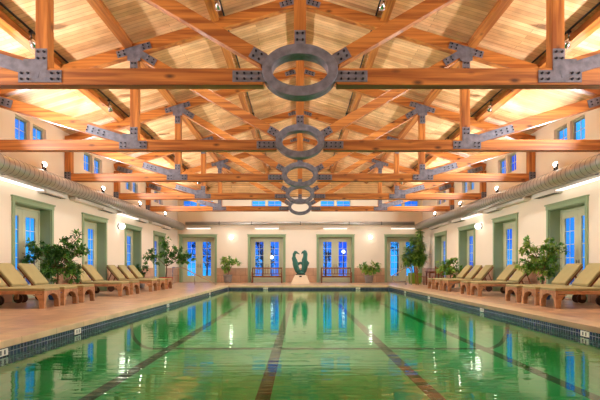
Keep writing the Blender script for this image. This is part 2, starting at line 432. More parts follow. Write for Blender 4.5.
def strip(bm, p, d, length, wid, y0=PF, y1=-TD/2):
    """flat steel arm in the truss plane from p along d"""
    p = Vector((p[0], 0, p[1])); d = Vector((d[0], 0, d[1])).normalized(); n = Vector((-d.z, 0, d.x))
    c = [p+n*wid/2, p+d*length+n*wid/2, p+d*length-n*wid/2, p-n*wid/2]
    extrude_poly(bm, [Vector((q.x, y0, q.z)) for q in c], (0, 1, 0), y1-y0)
def bolts_on(parent, p, d, a0, a1, n, wid, rows=2):
    d = Vector((d[0], 0, d[1])).normalized(); nn = Vector((-d.z, 0, d.x)); p = Vector((p[0], PF, p[1]))
    for i in range(n):
        t = a0+(a1-a0)*(i/(n-1) if n > 1 else 0)
        for r in range(rows): bolt(parent, p+d*t+nn*wid*(r-(rows-1)/2))
def make_truss(y):
    T = empty('roof_truss', (0, y, 0))
    for s in (-1, 1):
        bm = BM(); box(bm, min(s*(ROX-.02), s*(W-.2)), max(s*(ROX-.02), s*(W-.2)), -TD/2, TD/2, TB0, TB1); obj('tie_beam', bm, 'beam', T, .008)
        bm = BM(); obar(bm, (s*.1, 0, rz_(.1)), (s*(W-.02), 0, rz_(W)), TD, .26); obj('rafter', bm, 'beam', T, .008)
        bm = BM(); box(bm, s*NX-TD/2, s*NX+TD/2, -TD/2, TD/2, TB1, rz_(NX)-.12); obj('post', bm, 'beam_z', T, .008)
        d = Vector((3.4, 0, 2.02)).normalized(); st = Vector((.5, 0, 4.06))+d*.06
        bm = BM(); obar(bm, (s*st.x, 0, st.z), (s*3.83, 0, 6.0), TD-.02, .205); obj('diagonal_strut', bm, 'beam', T, .008)
        bm = BM(); obar(bm, (s*(NX+.22), 0, TBC+.15), (s*(W-.12), 0, 4.98), TD-.02, .26); obj('outer_brace', bm, 'beam', T, .008)
        bm = BM(); box(bm, min(s*(W-.2), s*(W-.01)), max(s*(W-.2), s*(W-.01)), -TD/2-.02, TD/2+.02, 3.72, 4.86); obj('wall_post', bm, 'beam_z', T, .008)
        bm = BM(); x0, x1 = sorted((s*(W-.215), s*(W-.008)))
        box(bm, x0, x1, -TD/2-.035, -TD/2-.02, 3.74, 4.0); o = obj('post_shoe', bm, 'steel', T)
        for zz in (3.8, 3.88, 3.96):
            for xx in (-.05, .05): bolt(o, (s*(W-.11)+xx, -TD/2-.035, zz))
        # lower node plate: arms along the tie beam, up the post and out along the brace
        bm = BM(); strip(bm, (s*(NX+.35), TBC), (-s, 0), .66, .185); strip(bm, (s*NX, TBC), (0, 1), .42, TD-.01, PF-.002, -TD/2)
        bd = (s*3.31, .98+.03); strip(bm, (s*(NX+.02), TBC+.06), bd, 1.15, .19, PF-.004, -TD/2)
        strip(bm, (s*(NX-.09), TBC+.16), (s, .0), .36, .2, PF-.003, -TD/2)
        o = obj('node_plate', bm, 'steel', T)
        bolts_on(o, (s*(NX-.26), TBC), (s, 0), 0, .1, 2, .09); bolts_on(o, (s*(NX+.2), TBC), (s, 0), 0, .1, 2, .09)
        bolts_on(o, (s*NX, TBC), (0, 1), .27, .37, 2, .09); bolts_on(o, (s*(NX+.02), TBC+.06), bd, .72, 1.13, 4, .07)
        # upper node plate on the rafter
        rp = Vector((s*NX, rz_(NX)-.03)); bm = BM()
        rd = Vector((s, -.3)).normalized(); ra = Vector((-s, .3)).normalized(); dd = Vector((-s*3.4, -2.02)).normalized()
        strip(bm, rp, rd, .42, .16); strip(bm, rp, ra, .42, .16, PF-.001, -TD/2); strip(bm, rp, (0, -1), .52, .18, PF-.002, -TD/2); strip(bm, rp, dd, .6, .16, PF-.003, -TD/2)
        strip(bm, rp+Vector((0, .0)), (0, -1), .26, .3, PF-.0035, -TD/2)
        o = obj('node_plate', bm, 'steel', T)
        for dv, a, b in ((rd, .24, .36), (ra, .24, .36), (Vector((0, -1)), .32, .45), (dd, .4, .53)):
            bolts_on(o, rp, dv, a, b, 2, .08)
        # wall end plate
        bm = BM(); wp = (s*(W-.75), 4.79); strip(bm, wp, (s*3.31, 1.01), .62, .19); o = obj('brace_end_plate', bm, 'steel', T); bolts_on(o, wp, (s*3.31, 1.01), .08, .5, 4, .07)
        # apex plate on the rafter beside the king post
        bm = BM(); ap = (s*.15, rz_(.15)-.01); strip(bm, ap, rd, .34, .13); o = obj('apex_plate', bm, 'steel', T); bolts_on(o, ap, rd, .07, .27, 3, .06)
        # ring arms
        bm = BM(); strip(bm, (s*(ROX-.08), TBC), (s, 0), .53, .17); o = obj('ring_arm', bm, 'steel', T); bolts_on(o, (s*ROX, TBC), (s, 0), .05, .38, 4, .085)
        bm = BM(); sp = (s*st.x-s*.1, st.z-.06); strip(bm, sp, (s*3.4, 2.02), .34, .17); o = obj('ring_arm', bm, 'steel', T); bolts_on(o, sp, (s*3.4, 2.02), .18, .28, 2, .085)
    bm = BM(); box(bm, -TD/2, TD/2, -TD/2, TD/2, RC+ROZ-.02, 7.36); obj('king_post', bm, 'beam_z', T, .008)
    bm = BM(); strip(bm, (0, RC+ROZ-.05), (0, 1), .26, .17); o = obj('ring_arm', bm, 'steel', T); bolts_on(o, (0, RC+ROZ), (0, 1), .06, .16, 2, .085)
    bm = BM(); n = 56; R = []
    for yy in (-.13, .13):
        R.append([bm.verts.new((ROX*math.cos(2*PI*k/n), yy, RC+ROZ*math.sin(2*PI*k/n))) for k in range(n)])
        R.append([bm.verts.new((RIX*math.cos(2*PI*k/n), yy, RC+RIZ*math.sin(2*PI*k/n))) for k in range(n)])
    for k in range(n):
        j = (k+1) % n
        for a, b in ((R[0], R[1]), (R[2], R[3]), (R[0], R[2]), (R[1], R[3])):
            bm.faces.new((a[k], a[j], b[j], b[k]))
    obj('steel_ring', bm, 'steel', T, .01)
    return T
t0 = make_truss(TR[0])
tl = ['timber roof truss with steel ring nearest the camera, largest of the five',
      'second timber truss with steel ring, counted from the front of the hall',
      'third and middle one of the five ringed timber trusses',
      'fourth ringed timber truss, just behind the middle truss',
      'farthest ringed timber truss, the one nearest the end wall']
for i, y in enumerate(TR):
    t = t0 if i == 0 else copy_tree(t0)
    t.location = (0, y, 0); tag(t, tl[i], 'roof truss', 'ringed timber trusses under the roof')
SL = math.atan(.3)
PUR = [(-5.8, 'timber purlin closest to the left wall'), (-4.1, 'timber purlin running over the left truss posts'), (-2.03, 'timber purlin left of the ridge beam'),
       (0, 'timber ridge beam along the peak of the board roof'), (2.03, 'timber purlin right of the ridge beam'), (4.1, 'timber purlin running over the right truss posts'), (5.8, 'timber purlin closest to the right wall')]
for x, l in PUR:
    bm = BM(); sg = -1 if x > 0 else (1 if x < 0 else 0)
    z = (roofz(x)-.115) if x else roofz(0)-.15
    obar(bm, (x, YB, z), (x, YF, z), .2, .19, (math.sin(-SL*sg)*1, 0, math.cos(SL*sg)))
    tag(obj('purlin' if x else 'ridge_beam', bm, 'beam_y'), l, 'roof beam', 'lengthwise beams under the roof boards')
# conduits with small spotlights
def make_spot():
    r = empty('track_spotlight')
    bm = BM(); lathe(bm, [(.05, 0), (.05, -.03), (.012, -.035), (.012, -.16)], 12); obj('stem', bm, 'black', r)
    bm = BM(); loft(bm, [(0, 0, -.14), (0, .05, -.2), (0, .12, -.29)], [.035, .06, .075], 12); obj('lamp_head', bm, 'chrome', r)
    bm = BM(); loft(bm, [(0, .121, -.291), (0, .125, -.297)], [.06, .06], 12); obj('lens', bm, 'lit', r)
    return r
sp0 = None
names = {-5.8: 'purlin by the left wall', -2.03: 'purlin left of the ridge', 2.03: 'purlin right of the ridge', 5.8: 'purlin by the right wall'}
ords = ['nearest', 'second', 'third', 'fourth', 'farthest']
for x in (-5.8, -2.03, 2.03, 5.8):
    sg = 1 if x > 0 else -1; xx = x-sg*.2; z = roofz(xx)-.02
    bm = BM(); loft(bm, [(xx, YB, z-.03), (xx, YF, z-.03)], [.022, .022], 8)
    tag(obj('conduit', bm, 'black'), 'thin black cable track along the '+names[x], 'cable track', 'cable tracks on the roof')
    for k in range(5):
        if sp0 is None: s_ = sp0 = make_spot()
        else: s_ = copy_tree(sp0)
        s_.location = (xx-sg*.0, 10.0+BAY*k+(.6 if abs(x) < 3 else 0), z-.05)
        tag(s_, 'small spotlight on the %s, %s of its row' % (names[x], ords[k]), 'spotlight', 'spotlights on the cable tracks')

# ------------------------------------------------------------------ ducts and lamps on the walls
DX, DZ, DR = 7.3, 3.45, .225
def make_duct(s, label):
    D = empty('air_duct', (s*DX, 0, DZ)); tag(D, label, 'duct', 'round metal ducts')
    bm = BM(); loft(bm, [(0, YB+.1, 0), (0, YF-.25, 0)], [DR, DR], 32); obj('duct_tube', bm, 'duct', D)
    bm = BM(); y = YB+.4
    n = int((YF-.4-y)/.22)
    for k in range(n):
        yy = y+k*.22
        lo = [[], []]
        for j, (r, dy) in enumerate(((DR+.0005, 0), (DR+.006, .012), (DR+.0005, .026))):
            ring = [bm.verts.new((r*math.cos(2*PI*q/28), yy+dy, r*math.sin(2*PI*q/28))) for q in range(28)]
            if j:
                for q in range(28): bm.faces.new((pr[q], pr[(q+1) % 28], ring[(q+1) % 28], ring[q]))
            pr = ring
    obj('duct_seams', bm, 'duct_seam', D)
    for yy in [t+.35 for t in TR]+[27.6]:
        bm = BM(); box(bm, min(0, s*.3)+(0), max(0, s*.3), yy-.02, yy+.02, -DR-.02, -DR+.005); obj('hanger_strap', bm, 'steel', D)
make_duct(-1, 'round spiral metal duct running high along the left wall')
make_duct(1, 'round spiral metal duct running high along the right wall')
D = empty('air_duct', (0, YF-.2, 3.66)); tag(D, 'thin straight metal duct crossing high on the end wall', 'duct', 'round metal ducts')
bm = BM(); loft(bm, [(-DX+.25, 0, 0), (DX-.25, 0, 0)], [.1, .1], 20); obj('duct_tube', bm, 'duct', D)
bm = BM()
for x in (-5, -3, 0, 3, 5): loft(bm, [(x, 0, 0), (x+.05, 0, 0)], [.108, .108], 20)
obj('duct_seams', bm, 'duct_seam', D)
for x in (-6, -2, 2, 6):
    bm = BM(); box(bm, x-.02, x+.02, .09, .199, -.03, .03); obj('wall_bracket', bm, 'steel', D)
fx = {0: 'nearest to the camera', 1: 'second from the camera', 2: 'third from the camera', 3: 'fourth from the camera, nearest the end wall'}
for s, sd in ((-1, 'left'), (1, 'right')):
    for k, c in enumerate(DC):
        x0, x1 = sorted((s*(W-.24), s*(W-.004)))
        L_ = empty('linear_wall_light', (s*(W-.12), c-.9, 3.15)); tag(L_, 'long white strip light under the %s duct, %s' % (sd, fx[k]), 'strip light', 'strip lights under the ducts')
        a, b = sorted((-s*.11, s*.118))
        bm = BM(); box(bm, a, b, -1.1, 1.1, 0, .08); obj('housing', bm, 'white', L_, .006)
        bm = BM(); box(bm, a+.02, b-.03, -1.07, 1.07, -.02, 0); obj('diffuser', bm, 'lit' if k in (0, 2) else 'white', L_)
        v = empty('wall_heater', (s*(W-.12), c+.88, 3.09)); tag(v, 'long pinkish heater box under the %s duct, %s' % (sd, fx[k]), 'heater', 'heater boxes under the ducts')
        bm = BM(); box(bm, a, b, -.65, .65, 0, .13); obj('housing', bm, 'white', v, .01)
        bm = BM()
        for q in range(3): box(bm, a+.03+q*.06, a+.055+q*.06, -.6, .6, -.006, 0)
        obj('grille', bm, 'black', v)
for x, w_ in zip(FDX, ('far left', 'left middle', 'right middle', 'far right')):
    L_ = empty('linear_wall_light', (x*.99, YF-.13, 3.34)); tag(L_, 'white strip light on the end wall above the %s double doors' % w_, 'strip light', 'strip lights on the end wall')
    bm = BM(); box(bm, -.75, .75, -.11, .128, 0, .09); obj('housing', bm, 'white', L_, .006)
    bm = BM(); box(bm, -.72, .72, -.09, .1, -.02, 0); obj('diffuser', bm, 'lit', L_)
def flood(s, y, label):
    r = empty('flood_uplight', (s*(DX), y, DZ+DR+.008)); tag(r, label, 'floodlight', 'floodlights on top of the ducts')
    bm = BM(); box(bm, -.02, .02, -.08, -.05, 0, .2); box(bm, -.02, .02, .05, .08, 0, .2); box(bm, -.05, .05, -.08, .08, 0, .012); obj('bracket', bm, 'black', r)
    n = Vector((-s*.9, 0, .44)).normalized()
    bm = BM(); c = Vector((0, 0, .17)); loft(bm, [c-n*.06, c-n*.03, c+n*.0], [.05, .07, .08], 16); obj('lamp_body', bm, 'white', r)
    bm = BM(); loft(bm, [c+n*.001, c+n*.04, c+n*.06], [.075, .06, .03], 16); obj('lens', bm, 'flood', r)
    l = bpy.data.lights.new('flood', 'AREA'); l.shape = 'DISK'; l.size = .2; l.energy = FLOOD; l.color = (.97, .98, 1); l.spread = math.radians(150)
    o = bpy.data.objects.new('flood_light', l); COL.objects.link(o); o.parent = r; o.location = c+n*.075
    o.rotation_euler = n.to_track_quat('-Z', 'Y').to_euler()
FLOOD = 185
for s, sd in ((-1, 'left'), (1, 'right')):
    for k, y in enumerate([1.5, 5.5, 9.62]+DC):
        flood(s, y+(.0), 'bright floodlight on the %s duct %s' % (sd, ['behind the camera', 'beside the first pool metres', 'before the nearest wall doors', 'above the nearest side doors', 'above the second side doors', 'above the third side doors', 'above the last side doors'][k]))
def sconce(loc, rz, label):
    r = empty('wall_sconce', loc, rz); tag(r, label, 'wall lamp', 'round wall lamps')
    bm = BM(); lathe(bm, [(.12, 0), (.12, .03), (.09, .05)], 20); bmesh.ops.rotate(bm, verts=bm.verts, matrix=Matrix.Rotation(PI/2, 3, 'X')); obj('backplate', bm, 'greypot', r)
    bm = BM(); bmesh.ops.create_uvsphere(bm, u_segments=20, v_segments=12, radius=.12, matrix=Matrix.Translation((0, -.15, 0))); obj('globe', bm, 'globe', r, smooth=True)
    l = bpy.data.lights.new('sconce', 'POINT'); l.energy = SCONCE; l.color = (1, .93, .82); l.shadow_soft_size = .03
    o = bpy.data.objects.new('sconce_light', l); COL.objects.link(o); o.parent = r; o.location = (0, -.42, 0)
SCONCE = .8
for s, sd in ((-1, 'left'), (1, 'right')):
    sconce((s*W, 11.5, 2.65), -s*PI/2, 'lit round globe lamp on the %s wall before the first doors' % sd)
    sconce((s*W, 20.1, 2.65), -s*PI/2, 'lit round globe lamp on the %s wall between second and third doors' % sd)
sconce((-4.25, YF, 2.8), 0, 'lit round globe lamp on the end wall, left of the sculpture')
sconce((4.35, YF, 2.8), 0, 'lit round globe lamp on the end wall, right of the sculpture')

# ------------------------------------------------------------------ loungers
def make_lounger():
    """local: x = 0 at foot, + towards head; y = 0..0.72; head end carries the wheels"""
    R_ = empty('sun_lounger'); wd = .72; LL = 1.78; zt = .39
    for y0 in (0, wd-.04):
        bm = BM(); box(bm, .05, LL, y0, y0+.04, zt-.075, zt); obj('side_rail', bm, 'teak', R_, .006)
    # foot panel with an arch between its legs
    bm = BM(); n = 12; pts = [(0, 0, 0), (0, 0, zt), (0, wd, zt), (0, wd, 0), (0, wd-.07, 0)]
    r = wd/2-.12
    pts += [(0, wd-.08, .17), (0, wd-.1, .2)]
    for k in range(n+1):
        a = PI*k/n; pts.append((0, wd/2+math.cos(a)*r*1.0, .205+.12*math.sin(a)))
    pts += [(0, .1, .2), (0, .08, .17), (0, .07, 0)]
    extrude_poly(bm, pts, (1, 0, 0), .05); obj('foot_panel', bm, 'teak', R_)
    for y0 in (0, wd-.07):
        bm = BM(); extrude_poly(bm, [(.05, y0, 0), (.11, y0, 0), (.12, y0, .17), (.16, y0, .25), (.26, y0, zt-.09), (.05, y0, zt-.09)], (0, 1, 0), .07); obj('leg', bm, 'teak', R_)
        bm = BM(); box(bm, LL-.28, LL-.2, y0, y0+.07, .1, zt-.09); obj('leg', bm, 'teak', R_)
    for y0 in (.0-.05, wd+.01):
        bm = BM(); lathe(bm, [(.12, 0), (.12, .04)], 20); bmesh.ops.rotate(bm, verts=bm.verts, matrix=Matrix.Rotation(-PI/2, 3, 'X')); bmesh.ops.translate(bm, verts=bm.verts, vec=(LL-.24, y0, .12)); obj('wheel', bm, 'wheel', R_)
    bm = BM()
    for k in range(12): box(bm, .06+k*.1, .13+k*.1, .04, wd-.04, zt-.025, zt-.003)
    obj('seat_slats', bm, 'teak', R_)
    an = math.radians(50); px, pz = 1.3, zt
    c, s = math.cos(an), math.sin(an)
    def P_(t, y, h): return (px+t*c-h*s, y, pz+t*s+h*c)
    bl = .70
    bm = BM()
    for y0 in (.03, wd-.07):
        extrude_poly(bm, [P_(0, y0, 0), P_(bl, y0, 0), P_(bl, y0, .035), P_(0, y0, .035)], (0, 1, 0), .04)
    for k in range(8):
        a = .02+k*.088; extrude_poly(bm, [P_(a, .07, .005), P_(a+.06, .07, .005), P_(a+.06, .07, .027), P_(a, .07, .027)], (0, 1, 0), wd-.14)
    obj('backrest_frame', bm, 'teak_dark', R_)
    for y0 in (.08, wd-.11):
        bm = BM(); q = P_(.42, 0, 0); obar(bm, (q[0], y0+.015, q[2]), (LL-.06, y0+.015, zt-.05), .03, .03); obj('backrest_prop', bm, 'teak_dark', R_)
    bm = BM(); box(bm, .0, px-.01, .02, wd-.02, zt, zt+.065); cu = obj('seat_cushion', bm, 'cushion', R_, .022)
    bm = BM(); box(bm, -.004, px-.01, .014, wd-.014, zt+.032, zt+.042); obj('piping', bm, 'piping', cu)
    bm = BM(); extrude_poly(bm, [P_(.02, .02, .036), P_(bl+.04, .02, .036), P_(bl+.04, .02, .115), P_(.06, .02, .115)], (0, 1, 0), wd-.04); cu = obj('back_cushion', bm, 'cushion', R_, .022)
    bm = BM(); extrude_poly(bm, [P_(.02, .014, .07), P_(bl+.044, .014, .07), P_(bl+.044, .014, .08), P_(.02, .014, .08)], (0, 1, 0), wd-.028); obj('piping', bm, 'piping', cu)
    return R_
LY = [10.6, 11.5, 12.5, 15.2, 16.2, 18.3, 19.4, 20.5]
FX = 5.65
pos = ['nearest the camera', 'second from the camera', 'third, beside the bushy ficus',
       'nearer of the middle pair', 'farther of the middle pair', 'nearest of the far trio', 'middle one of the far trio', 'last one, nearest the end wall']
lg = None
for s, sd in ((-1, 'left'), (1, 'right')):
    for k, y in enumerate(LY):
        if lg is None: l = lg = make_lounger()
        else: l = copy_tree(lg)
        if s > 0: l.location = (FX, y, 0); l.rotation_euler = (0, 0, 0)
        else: l.location = (-FX, y+.72, 0); l.rotation_euler = (0, 0, PI)
        tag(l, 'khaki cushioned teak lounger on the %s deck, %s' % (sd, pos[k]), 'sun lounger', 'sun loungers along the %s wall' % sd)

# ------------------------------------------------------------------ plants
def leaf(bm, p, d, n, l, w):
    d = d.normalized(); s = d.cross(n).normalized(); n = s.cross(d).normalized()
    a = bm.verts.new(p); m1 = bm.verts.new(p+d*l*.45+s*w/2+n*w*.12); m2 = bm.verts.new(p+d*l*.45-s*w/2+n*w*.12)
    mc = bm.verts.new(p+d*l*.5-n*w*.05); t = bm.verts.new(p+d*l-n*l*.12)
    for f in ((a, m1, mc), (a, mc, m2), (m1, t, mc), (mc, t, m2)): bm.faces.new(f)
def rv(): 
    while True:
        v = Vector((random.uniform(-1, 1), random.uniform(-1, 1), random.uniform(-1, 1)))
        if .05 < v.length < 1: return v.normalized()
def pot(parent, mat, r0, r1, h, square=False):
    bm = BM()
    if square:
        a = [(-r0, -r0), (r0, -r0), (r0, r0), (-r0, r0)]
        lo = [bm.verts.new((x, y, 0)) for x, y in a]; k = r1/r0
        up = [bm.verts.new((x*k, y*k, h)) for x, y in a]; k2 = (r1-.03)/r0
        iu = [bm.verts.new((x*k2, y*k2, h)) for x, y in a]; il = [bm.verts.new((x*k2, y*k2, h-.06)) for x, y in a]
        bm.faces.new(lo)
        for A, B in ((lo, up), (up, iu), (iu, il)):
            for i in range(4): bm.faces.new((A[i], A[(i+1) % 4], B[(i+1) % 4], B[i]))
        bm.faces.new(il)
    else:
        lathe(bm, [(r0, 0), (r0*1.08+.4*(r1-r0), h*.45), (r1, h*.85), (r1*1.08, h*.88), (r1*1.08, h), (r1*.95, h), (r1*.92, h-.05)], 24)
    obj('pot', bm, mat, parent)
    bm = BM(); q = r1-.04
    if square: box(bm, -q, q, -q, q, h-.07, h-.045)
    else: lathe(bm, [(r1*.9, h-.07), (r1*.85, h-.035)], 20)
    obj('soil', bm, 'soil', parent)
def bushy(name, loc, label, potspec, blobs, nleaf, ll, lw, mats=('foliage',), trunk_h=.5, cat='potted plant'):
    """tree-like pot plant; blobs: (centre, radii) of leaf clusters, each with its own limb"""
    R_ = empty(name, loc); tag(R_, label, cat); ph = potspec[3]; pot(R_, *potspec)
    bm = BM(); base = Vector((0, 0, ph-.04)); fork = Vector((0.02, 0, ph+trunk_h))
    loft(bm, [base, base.lerp(fork, .5)+Vector((.02, .01, 0)), fork], [.035, .03, .024], 8)
    for c, r in blobs:
        c = Vector(c); loft(bm, [fork-Vector((0, 0, .1)), fork.lerp(c, .5)+Vector((0, 0, .05)), c+Vector((0, 0, r[2]*.5))], [.018, .012, .005], 6)
        for k in range(5):
            e = rv(); loft(bm, [fork.lerp(c, .7), c+Vector((e.x*r[0], e.y*r[1], e.z*r[2]))*.85], [.008, .003], 5)
    obj('stems', bm, 'bark', R_)
    tot = sum(r[0]*r[2] for c, r in blobs)
    for mi, mt in enumerate(mats):
        bm = BM()
        for c, r in blobs:
            c = Vector(c)
            tw = [rv()*(random.random()**.4) for q in range(max(5, int(60*r[0]*r[2])))]
            for k in range(int(nleaf*r[0]*r[2]/tot/len(mats))):
                e = random.choice(tw)+rv()*random.random()*min(.4, .085/r[2]); p = c+Vector((e.x*r[0], e.y*r[1], e.z*r[2]))
                d = (rv()+e*.8+Vector((0, 0, -.15))).normalized()
                leaf(bm, p, d, Vector((0, 0, 1))+rv()*.5, ll*random.uniform(.7, 1.2), lw*random.uniform(.8, 1.2))
        o = obj('foliage', bm, mt, R_)
B1 = [((-.2, 0, .85), (.6, .28, .3)), ((-.8, 0, 1.2), (.3, .22, .3)), ((.4, 0, .8), (.4, .25, .28)), ((-.35, -.0, 1.3), (.5, .3, .32)), ((.05, 0, 1.45), (.5, .32, .36)), ((-.1, .0, 1.1), (.55, .3, .3)), ((.4, -.05, 1.15), (.35, .28, .3)), ((-.75, 0, 1.55), (.18, .18, .16))]
bushy('potted_ficus', (-6.95, 13.72, 0), 'wide bushy green ficus behind the left loungers, before the nearest doors', ('bluepot', .2, .27, .42), B1+[((.6, .0, 1.5), (.2, .2, .25)), ((.55, 0, 1.85), (.16, .16, .12)), ((.75, 0, 1.35), (.14, .14, .12))], 4600, .1, .052, ('foliage', 'foliage_dark'))
B2 = [((.0, 0, .8), (.45, .25, .25)), ((-.3, 0, 1.35), (.4, .3, .4)), ((.25, 0, 1.3), (.38, .3, .42)), ((.0, 0, 1.05), (.5, .3, .3)), ((.45, 0, 1.4), (.3, .2, .2)), ((-.45, 0, 1.0), (.25, .2, .2))]
bushy('potted_ficus', (6.95, 13.78, 0), 'airy green ficus behind the right loungers, before the nearest doors', ('bluepot', .2, .27, .42), B2, 2600, .1, .052, ('foliage', 'foliage_lime'))
B3 = [((-.65, 0, 1.4), (.5, .35, .33)), ((.1, 0, 1.7), (.45, .35, .5)), ((.6, -.1, 1.5), (.5, .3, .4)), ((1.0, -.1, 1.3), (.35, .25, .25)), ((.0, 0, 2.15), (.14, .14, .22))]
bushy('potted_ficus', (-6.2, 22.2, 0), 'tall spreading ficus in a red pot by the left end corner', ('terracotta', .22, .3, .48), B3, 1700, .13, .065, ('foliage', 'foliage_dark'), .6)
bushy('potted_shrub', (-7.2, 21.7, 0), 'small dark potted shrub by the left wall behind the last lounger', ('greypot', .15, .2, .35), [((0, 0, .75), (.3, .25, .3)), ((-.1, 0, .95), (.2, .2, .18))], 300, .15, .08, ('foliage_dark',), .15)
bushy('potted_shrub', (-4.35, 28.9, 0), 'loose green shrub in a grey pot left of the sculpture', ('greypot', .2, .25, .5), [((-.1, 0, .95), (.38, .3, .22)), ((-.15, 0, 1.3), (.4, .25, .22)), ((.45, 0, 1.2), (.3, .2, .18))], 520, .2, .08, ('foliage', 'foliage_lime'), .2)
bushy('potted_shrub', (4.15, 28.9, 0), 'low dense shrub in a grey pot right of the sculpture', ('greypot', .2, .27, .45), [((-.3, 0, .95), (.4, .3, .22)), ((.35, 0, .98), (.42, .3, .24)), ((0, 0, .75), (.4, .3, .2))], 620, .2, .08, ('foliage', 'foliage_lime'), .15)
bushy('potted_shrub', (6.85, 21.9, 0), 'pale green broad-leaved shrub behind the last right loungers', ('greypot', .18, .24, .4), [((-.1, 0, .95), (.5, .35, .32)), ((.15, 0, .75), (.5, .3, .3)), ((.0, 0, 1.25), (.3, .2, .15))], 700, .18, .08, ('foliage_lime', 'foliage'), .15)
# tall dracaena
R_ = empty('potted_dracaena', (6.6, 27.6, 0)); tag(R_, 'tall drooping leafy plant in a square lime green pot by the end wall', 'potted plant')
pot(R_, 'limepot', .27, .33, .62, True)
bm = BM(); stems = []
for dx, dy, h in ((-.3, 0, 2.0), (-.05, .1, 2.5), (.2, -.05, 2.9), (.35, .05, 2.2), (.0, -.1, 1.7), (.42, 0, 1.6), (-.45, .05, 1.6)):
    top = Vector((dx*1.3, dy*1.3, h)); b = Vector((dx*.3, dy*.3, .56)); mid = b.lerp(top, .5)+Vector((dx*.1, 0, 0)); loft(bm, [b, mid, top], [.022, .018, .012], 6); stems.append((b, mid, top))
obj('stems', bm, 'bark', R_)
for mt in ('foliage_lime', 'foliage'):
    bm = BM()
    for b, mid, top in stems:
        for k in range(170):
            t = random.uniform(.42, 1.08); p = b.lerp(top, t) if t <= 1 else top+Vector((0, 0, (t-1)*2))
            a = random.uniform(0, 2*PI); d = Vector((math.cos(a), math.sin(a), random.uniform(-.6, .5)))
            leaf(bm, p, d, Vector((0, 0, 1)), random.uniform(.25, .42), .075)
    obj('foliage', bm, mt, R_)

# ------------------------------------------------------------------ sculpture, benches, table, rails
SX, SY = 0.03, 27.6
bm = BM()
lo = [(-.56, -.35), (.56, -.35), (.56, .35), (-.56, .35)]
A = [bm.verts.new((x, y, 0)) for x, y in lo]; B = [bm.verts.new((x*.56, y*.6, .5)) for x, y in lo]
bm.faces.new(A); bm.faces.new(B)
for i in range(4): bm.faces.new((A[i], A[(i+1) % 4], B[(i+1) % 4], B[i]))
ped = obj('pedestal', bm, 'plinth', None, .01, (SX, SY, 0)); tag(ped, 'cream tapering stone pedestal under the bronze sculpture', 'pedestal')
bm = BM(); box(bm, -.07, .07, -.03, .0, -.03, .05); pl = obj('name_plaque', bm, 'black', ped, loc=(0, -.235, .41))
S_ = empty('bronze_sculpture', (SX, SY, .5)); tag(S_, 'verdigris sculpture of two entwined crested animals on the pedestal', 'sculpture')
bm = BM(); box(bm, -.28, .28, -.17, .17, 0, .05); obj('base_plate', bm, 'black', S_, .005)
def figure(pts, rad, name):
    bm = BM(); loft(bm, pts, rad, 16, ((0, 1, 0), .75)); return bm
# left animal: head turned inwards, long neck, body tapering to the base
bm = figure([(-.06, 0, .15), (-.17, 0, .25), (-.25, 0, .45), (-.29, 0, .66), (-.33, 0, .88), (-.37, 0, 1.05), (-.36, 0, 1.2), (-.29, 0, 1.31), (-.2, 0, 1.3)], [.15, .15, .155, .17, .12, .085, .09, .1, .07], 'left')
loft(bm, [(-.24, 0, 1.3), (-.15, 0, 1.25), (-.05, 0, 1.19)], [.06, .04, .01], 10, ((0, 1, 0), .6))
loft(bm, [(-.43, 0, 1.1), (-.46, 0, .95), (-.44, 0, .75)], [.02, .045, .02], 8, ((0, 1, 0), .5))
obj('left_figure', bm, 'bronze', S_, smooth=True)
bm = figure([(.09, .03, .15), (.19, .03, .25), (.24, .03, .45), (.25, .03, .66), (.23, .03, .88), (.27, .03, 1.05), (.28, .03, 1.2), (.24, .03, 1.33), (.17, .03, 1.39)], [.15, .16, .17, .19, .16, .125, .13, .12, .07], 'right')
loft(bm, [(.2, .03, 1.34), (.1, .03, 1.29), (.06, .03, 1.2)], [.07, .05, .015], 10, ((0, 1, 0), .6))
loft(bm, [(.36, .03, .8), (.45, .03, .68), (.42, .03, .52)], [.05, .06, .02], 8, ((0, 1, 0), .5))
loft(bm, [(.14, .03, .62), (.0, .0, .7), (-.17, 0, .62)], [.09, .07, .09], 10, ((0, 1, 0), .6))
obj('right_figure', bm, 'bronze', S_, smooth=True)
bm = BM(); loft(bm, [(.02, 0, .05), (.02, 0, .15), (.02, 0, .24)], [.24, .22, .1], 14, ((0, 1, 0), .6))
obj('joined_tails', bm, 'bronze', S_, smooth=True)
def bench(loc, label):
    R_ = empty('garden_bench', loc); tag(R_, label, 'bench', 'slatted wooden benches before the end wall'); w = .92
    for x in (-w, w-.06):
        bm = BM(); box(bm, x, x+.06, -.5, -.44, 0, .62); obj('leg', bm, 'teak_dark', R_)
        bm = BM(); box(bm, x, x+.06, -.06, 0, 0, .93); obj('leg', bm, 'teak_dark', R_)
        bm = BM(); box(bm, x-.005, x+.065, -.52, -.06, .62, .65); obj('armrest', bm, 'teak_dark', R_)
    bm = BM(); box(bm, -w+.06, w-.06, -.05, -.01, .86, .93); box(bm, -w+.06, w-.06, -.05, -.01, .5, .56)
    obj('back_rails', bm, 'teak_dark', R_)
    for k in range(17):
        x = -w+.14+k*(2*w-.28)/16; bm = BM(); box(bm, x-.02, x+.02, -.04, -.02, .56, .86); obj('back_slat', bm, 'teak_dark', R_)
    bm = BM()
    for k in range(5): box(bm, -w+.06, w-.06, -.49+k*.09, -.42+k*.09, .41, .435)
    box(bm, -w+.06, w-.06, -.48, -.45, .33, .41); obj('seat', bm, 'teak_dark', R_)
bench((-2.0, YF-.45, 0), 'brown slatted bench before the end doors left of the sculpture')
bench((2.2, YF-.45, 0), 'brown slatted bench before the end doors right of the sculpture')
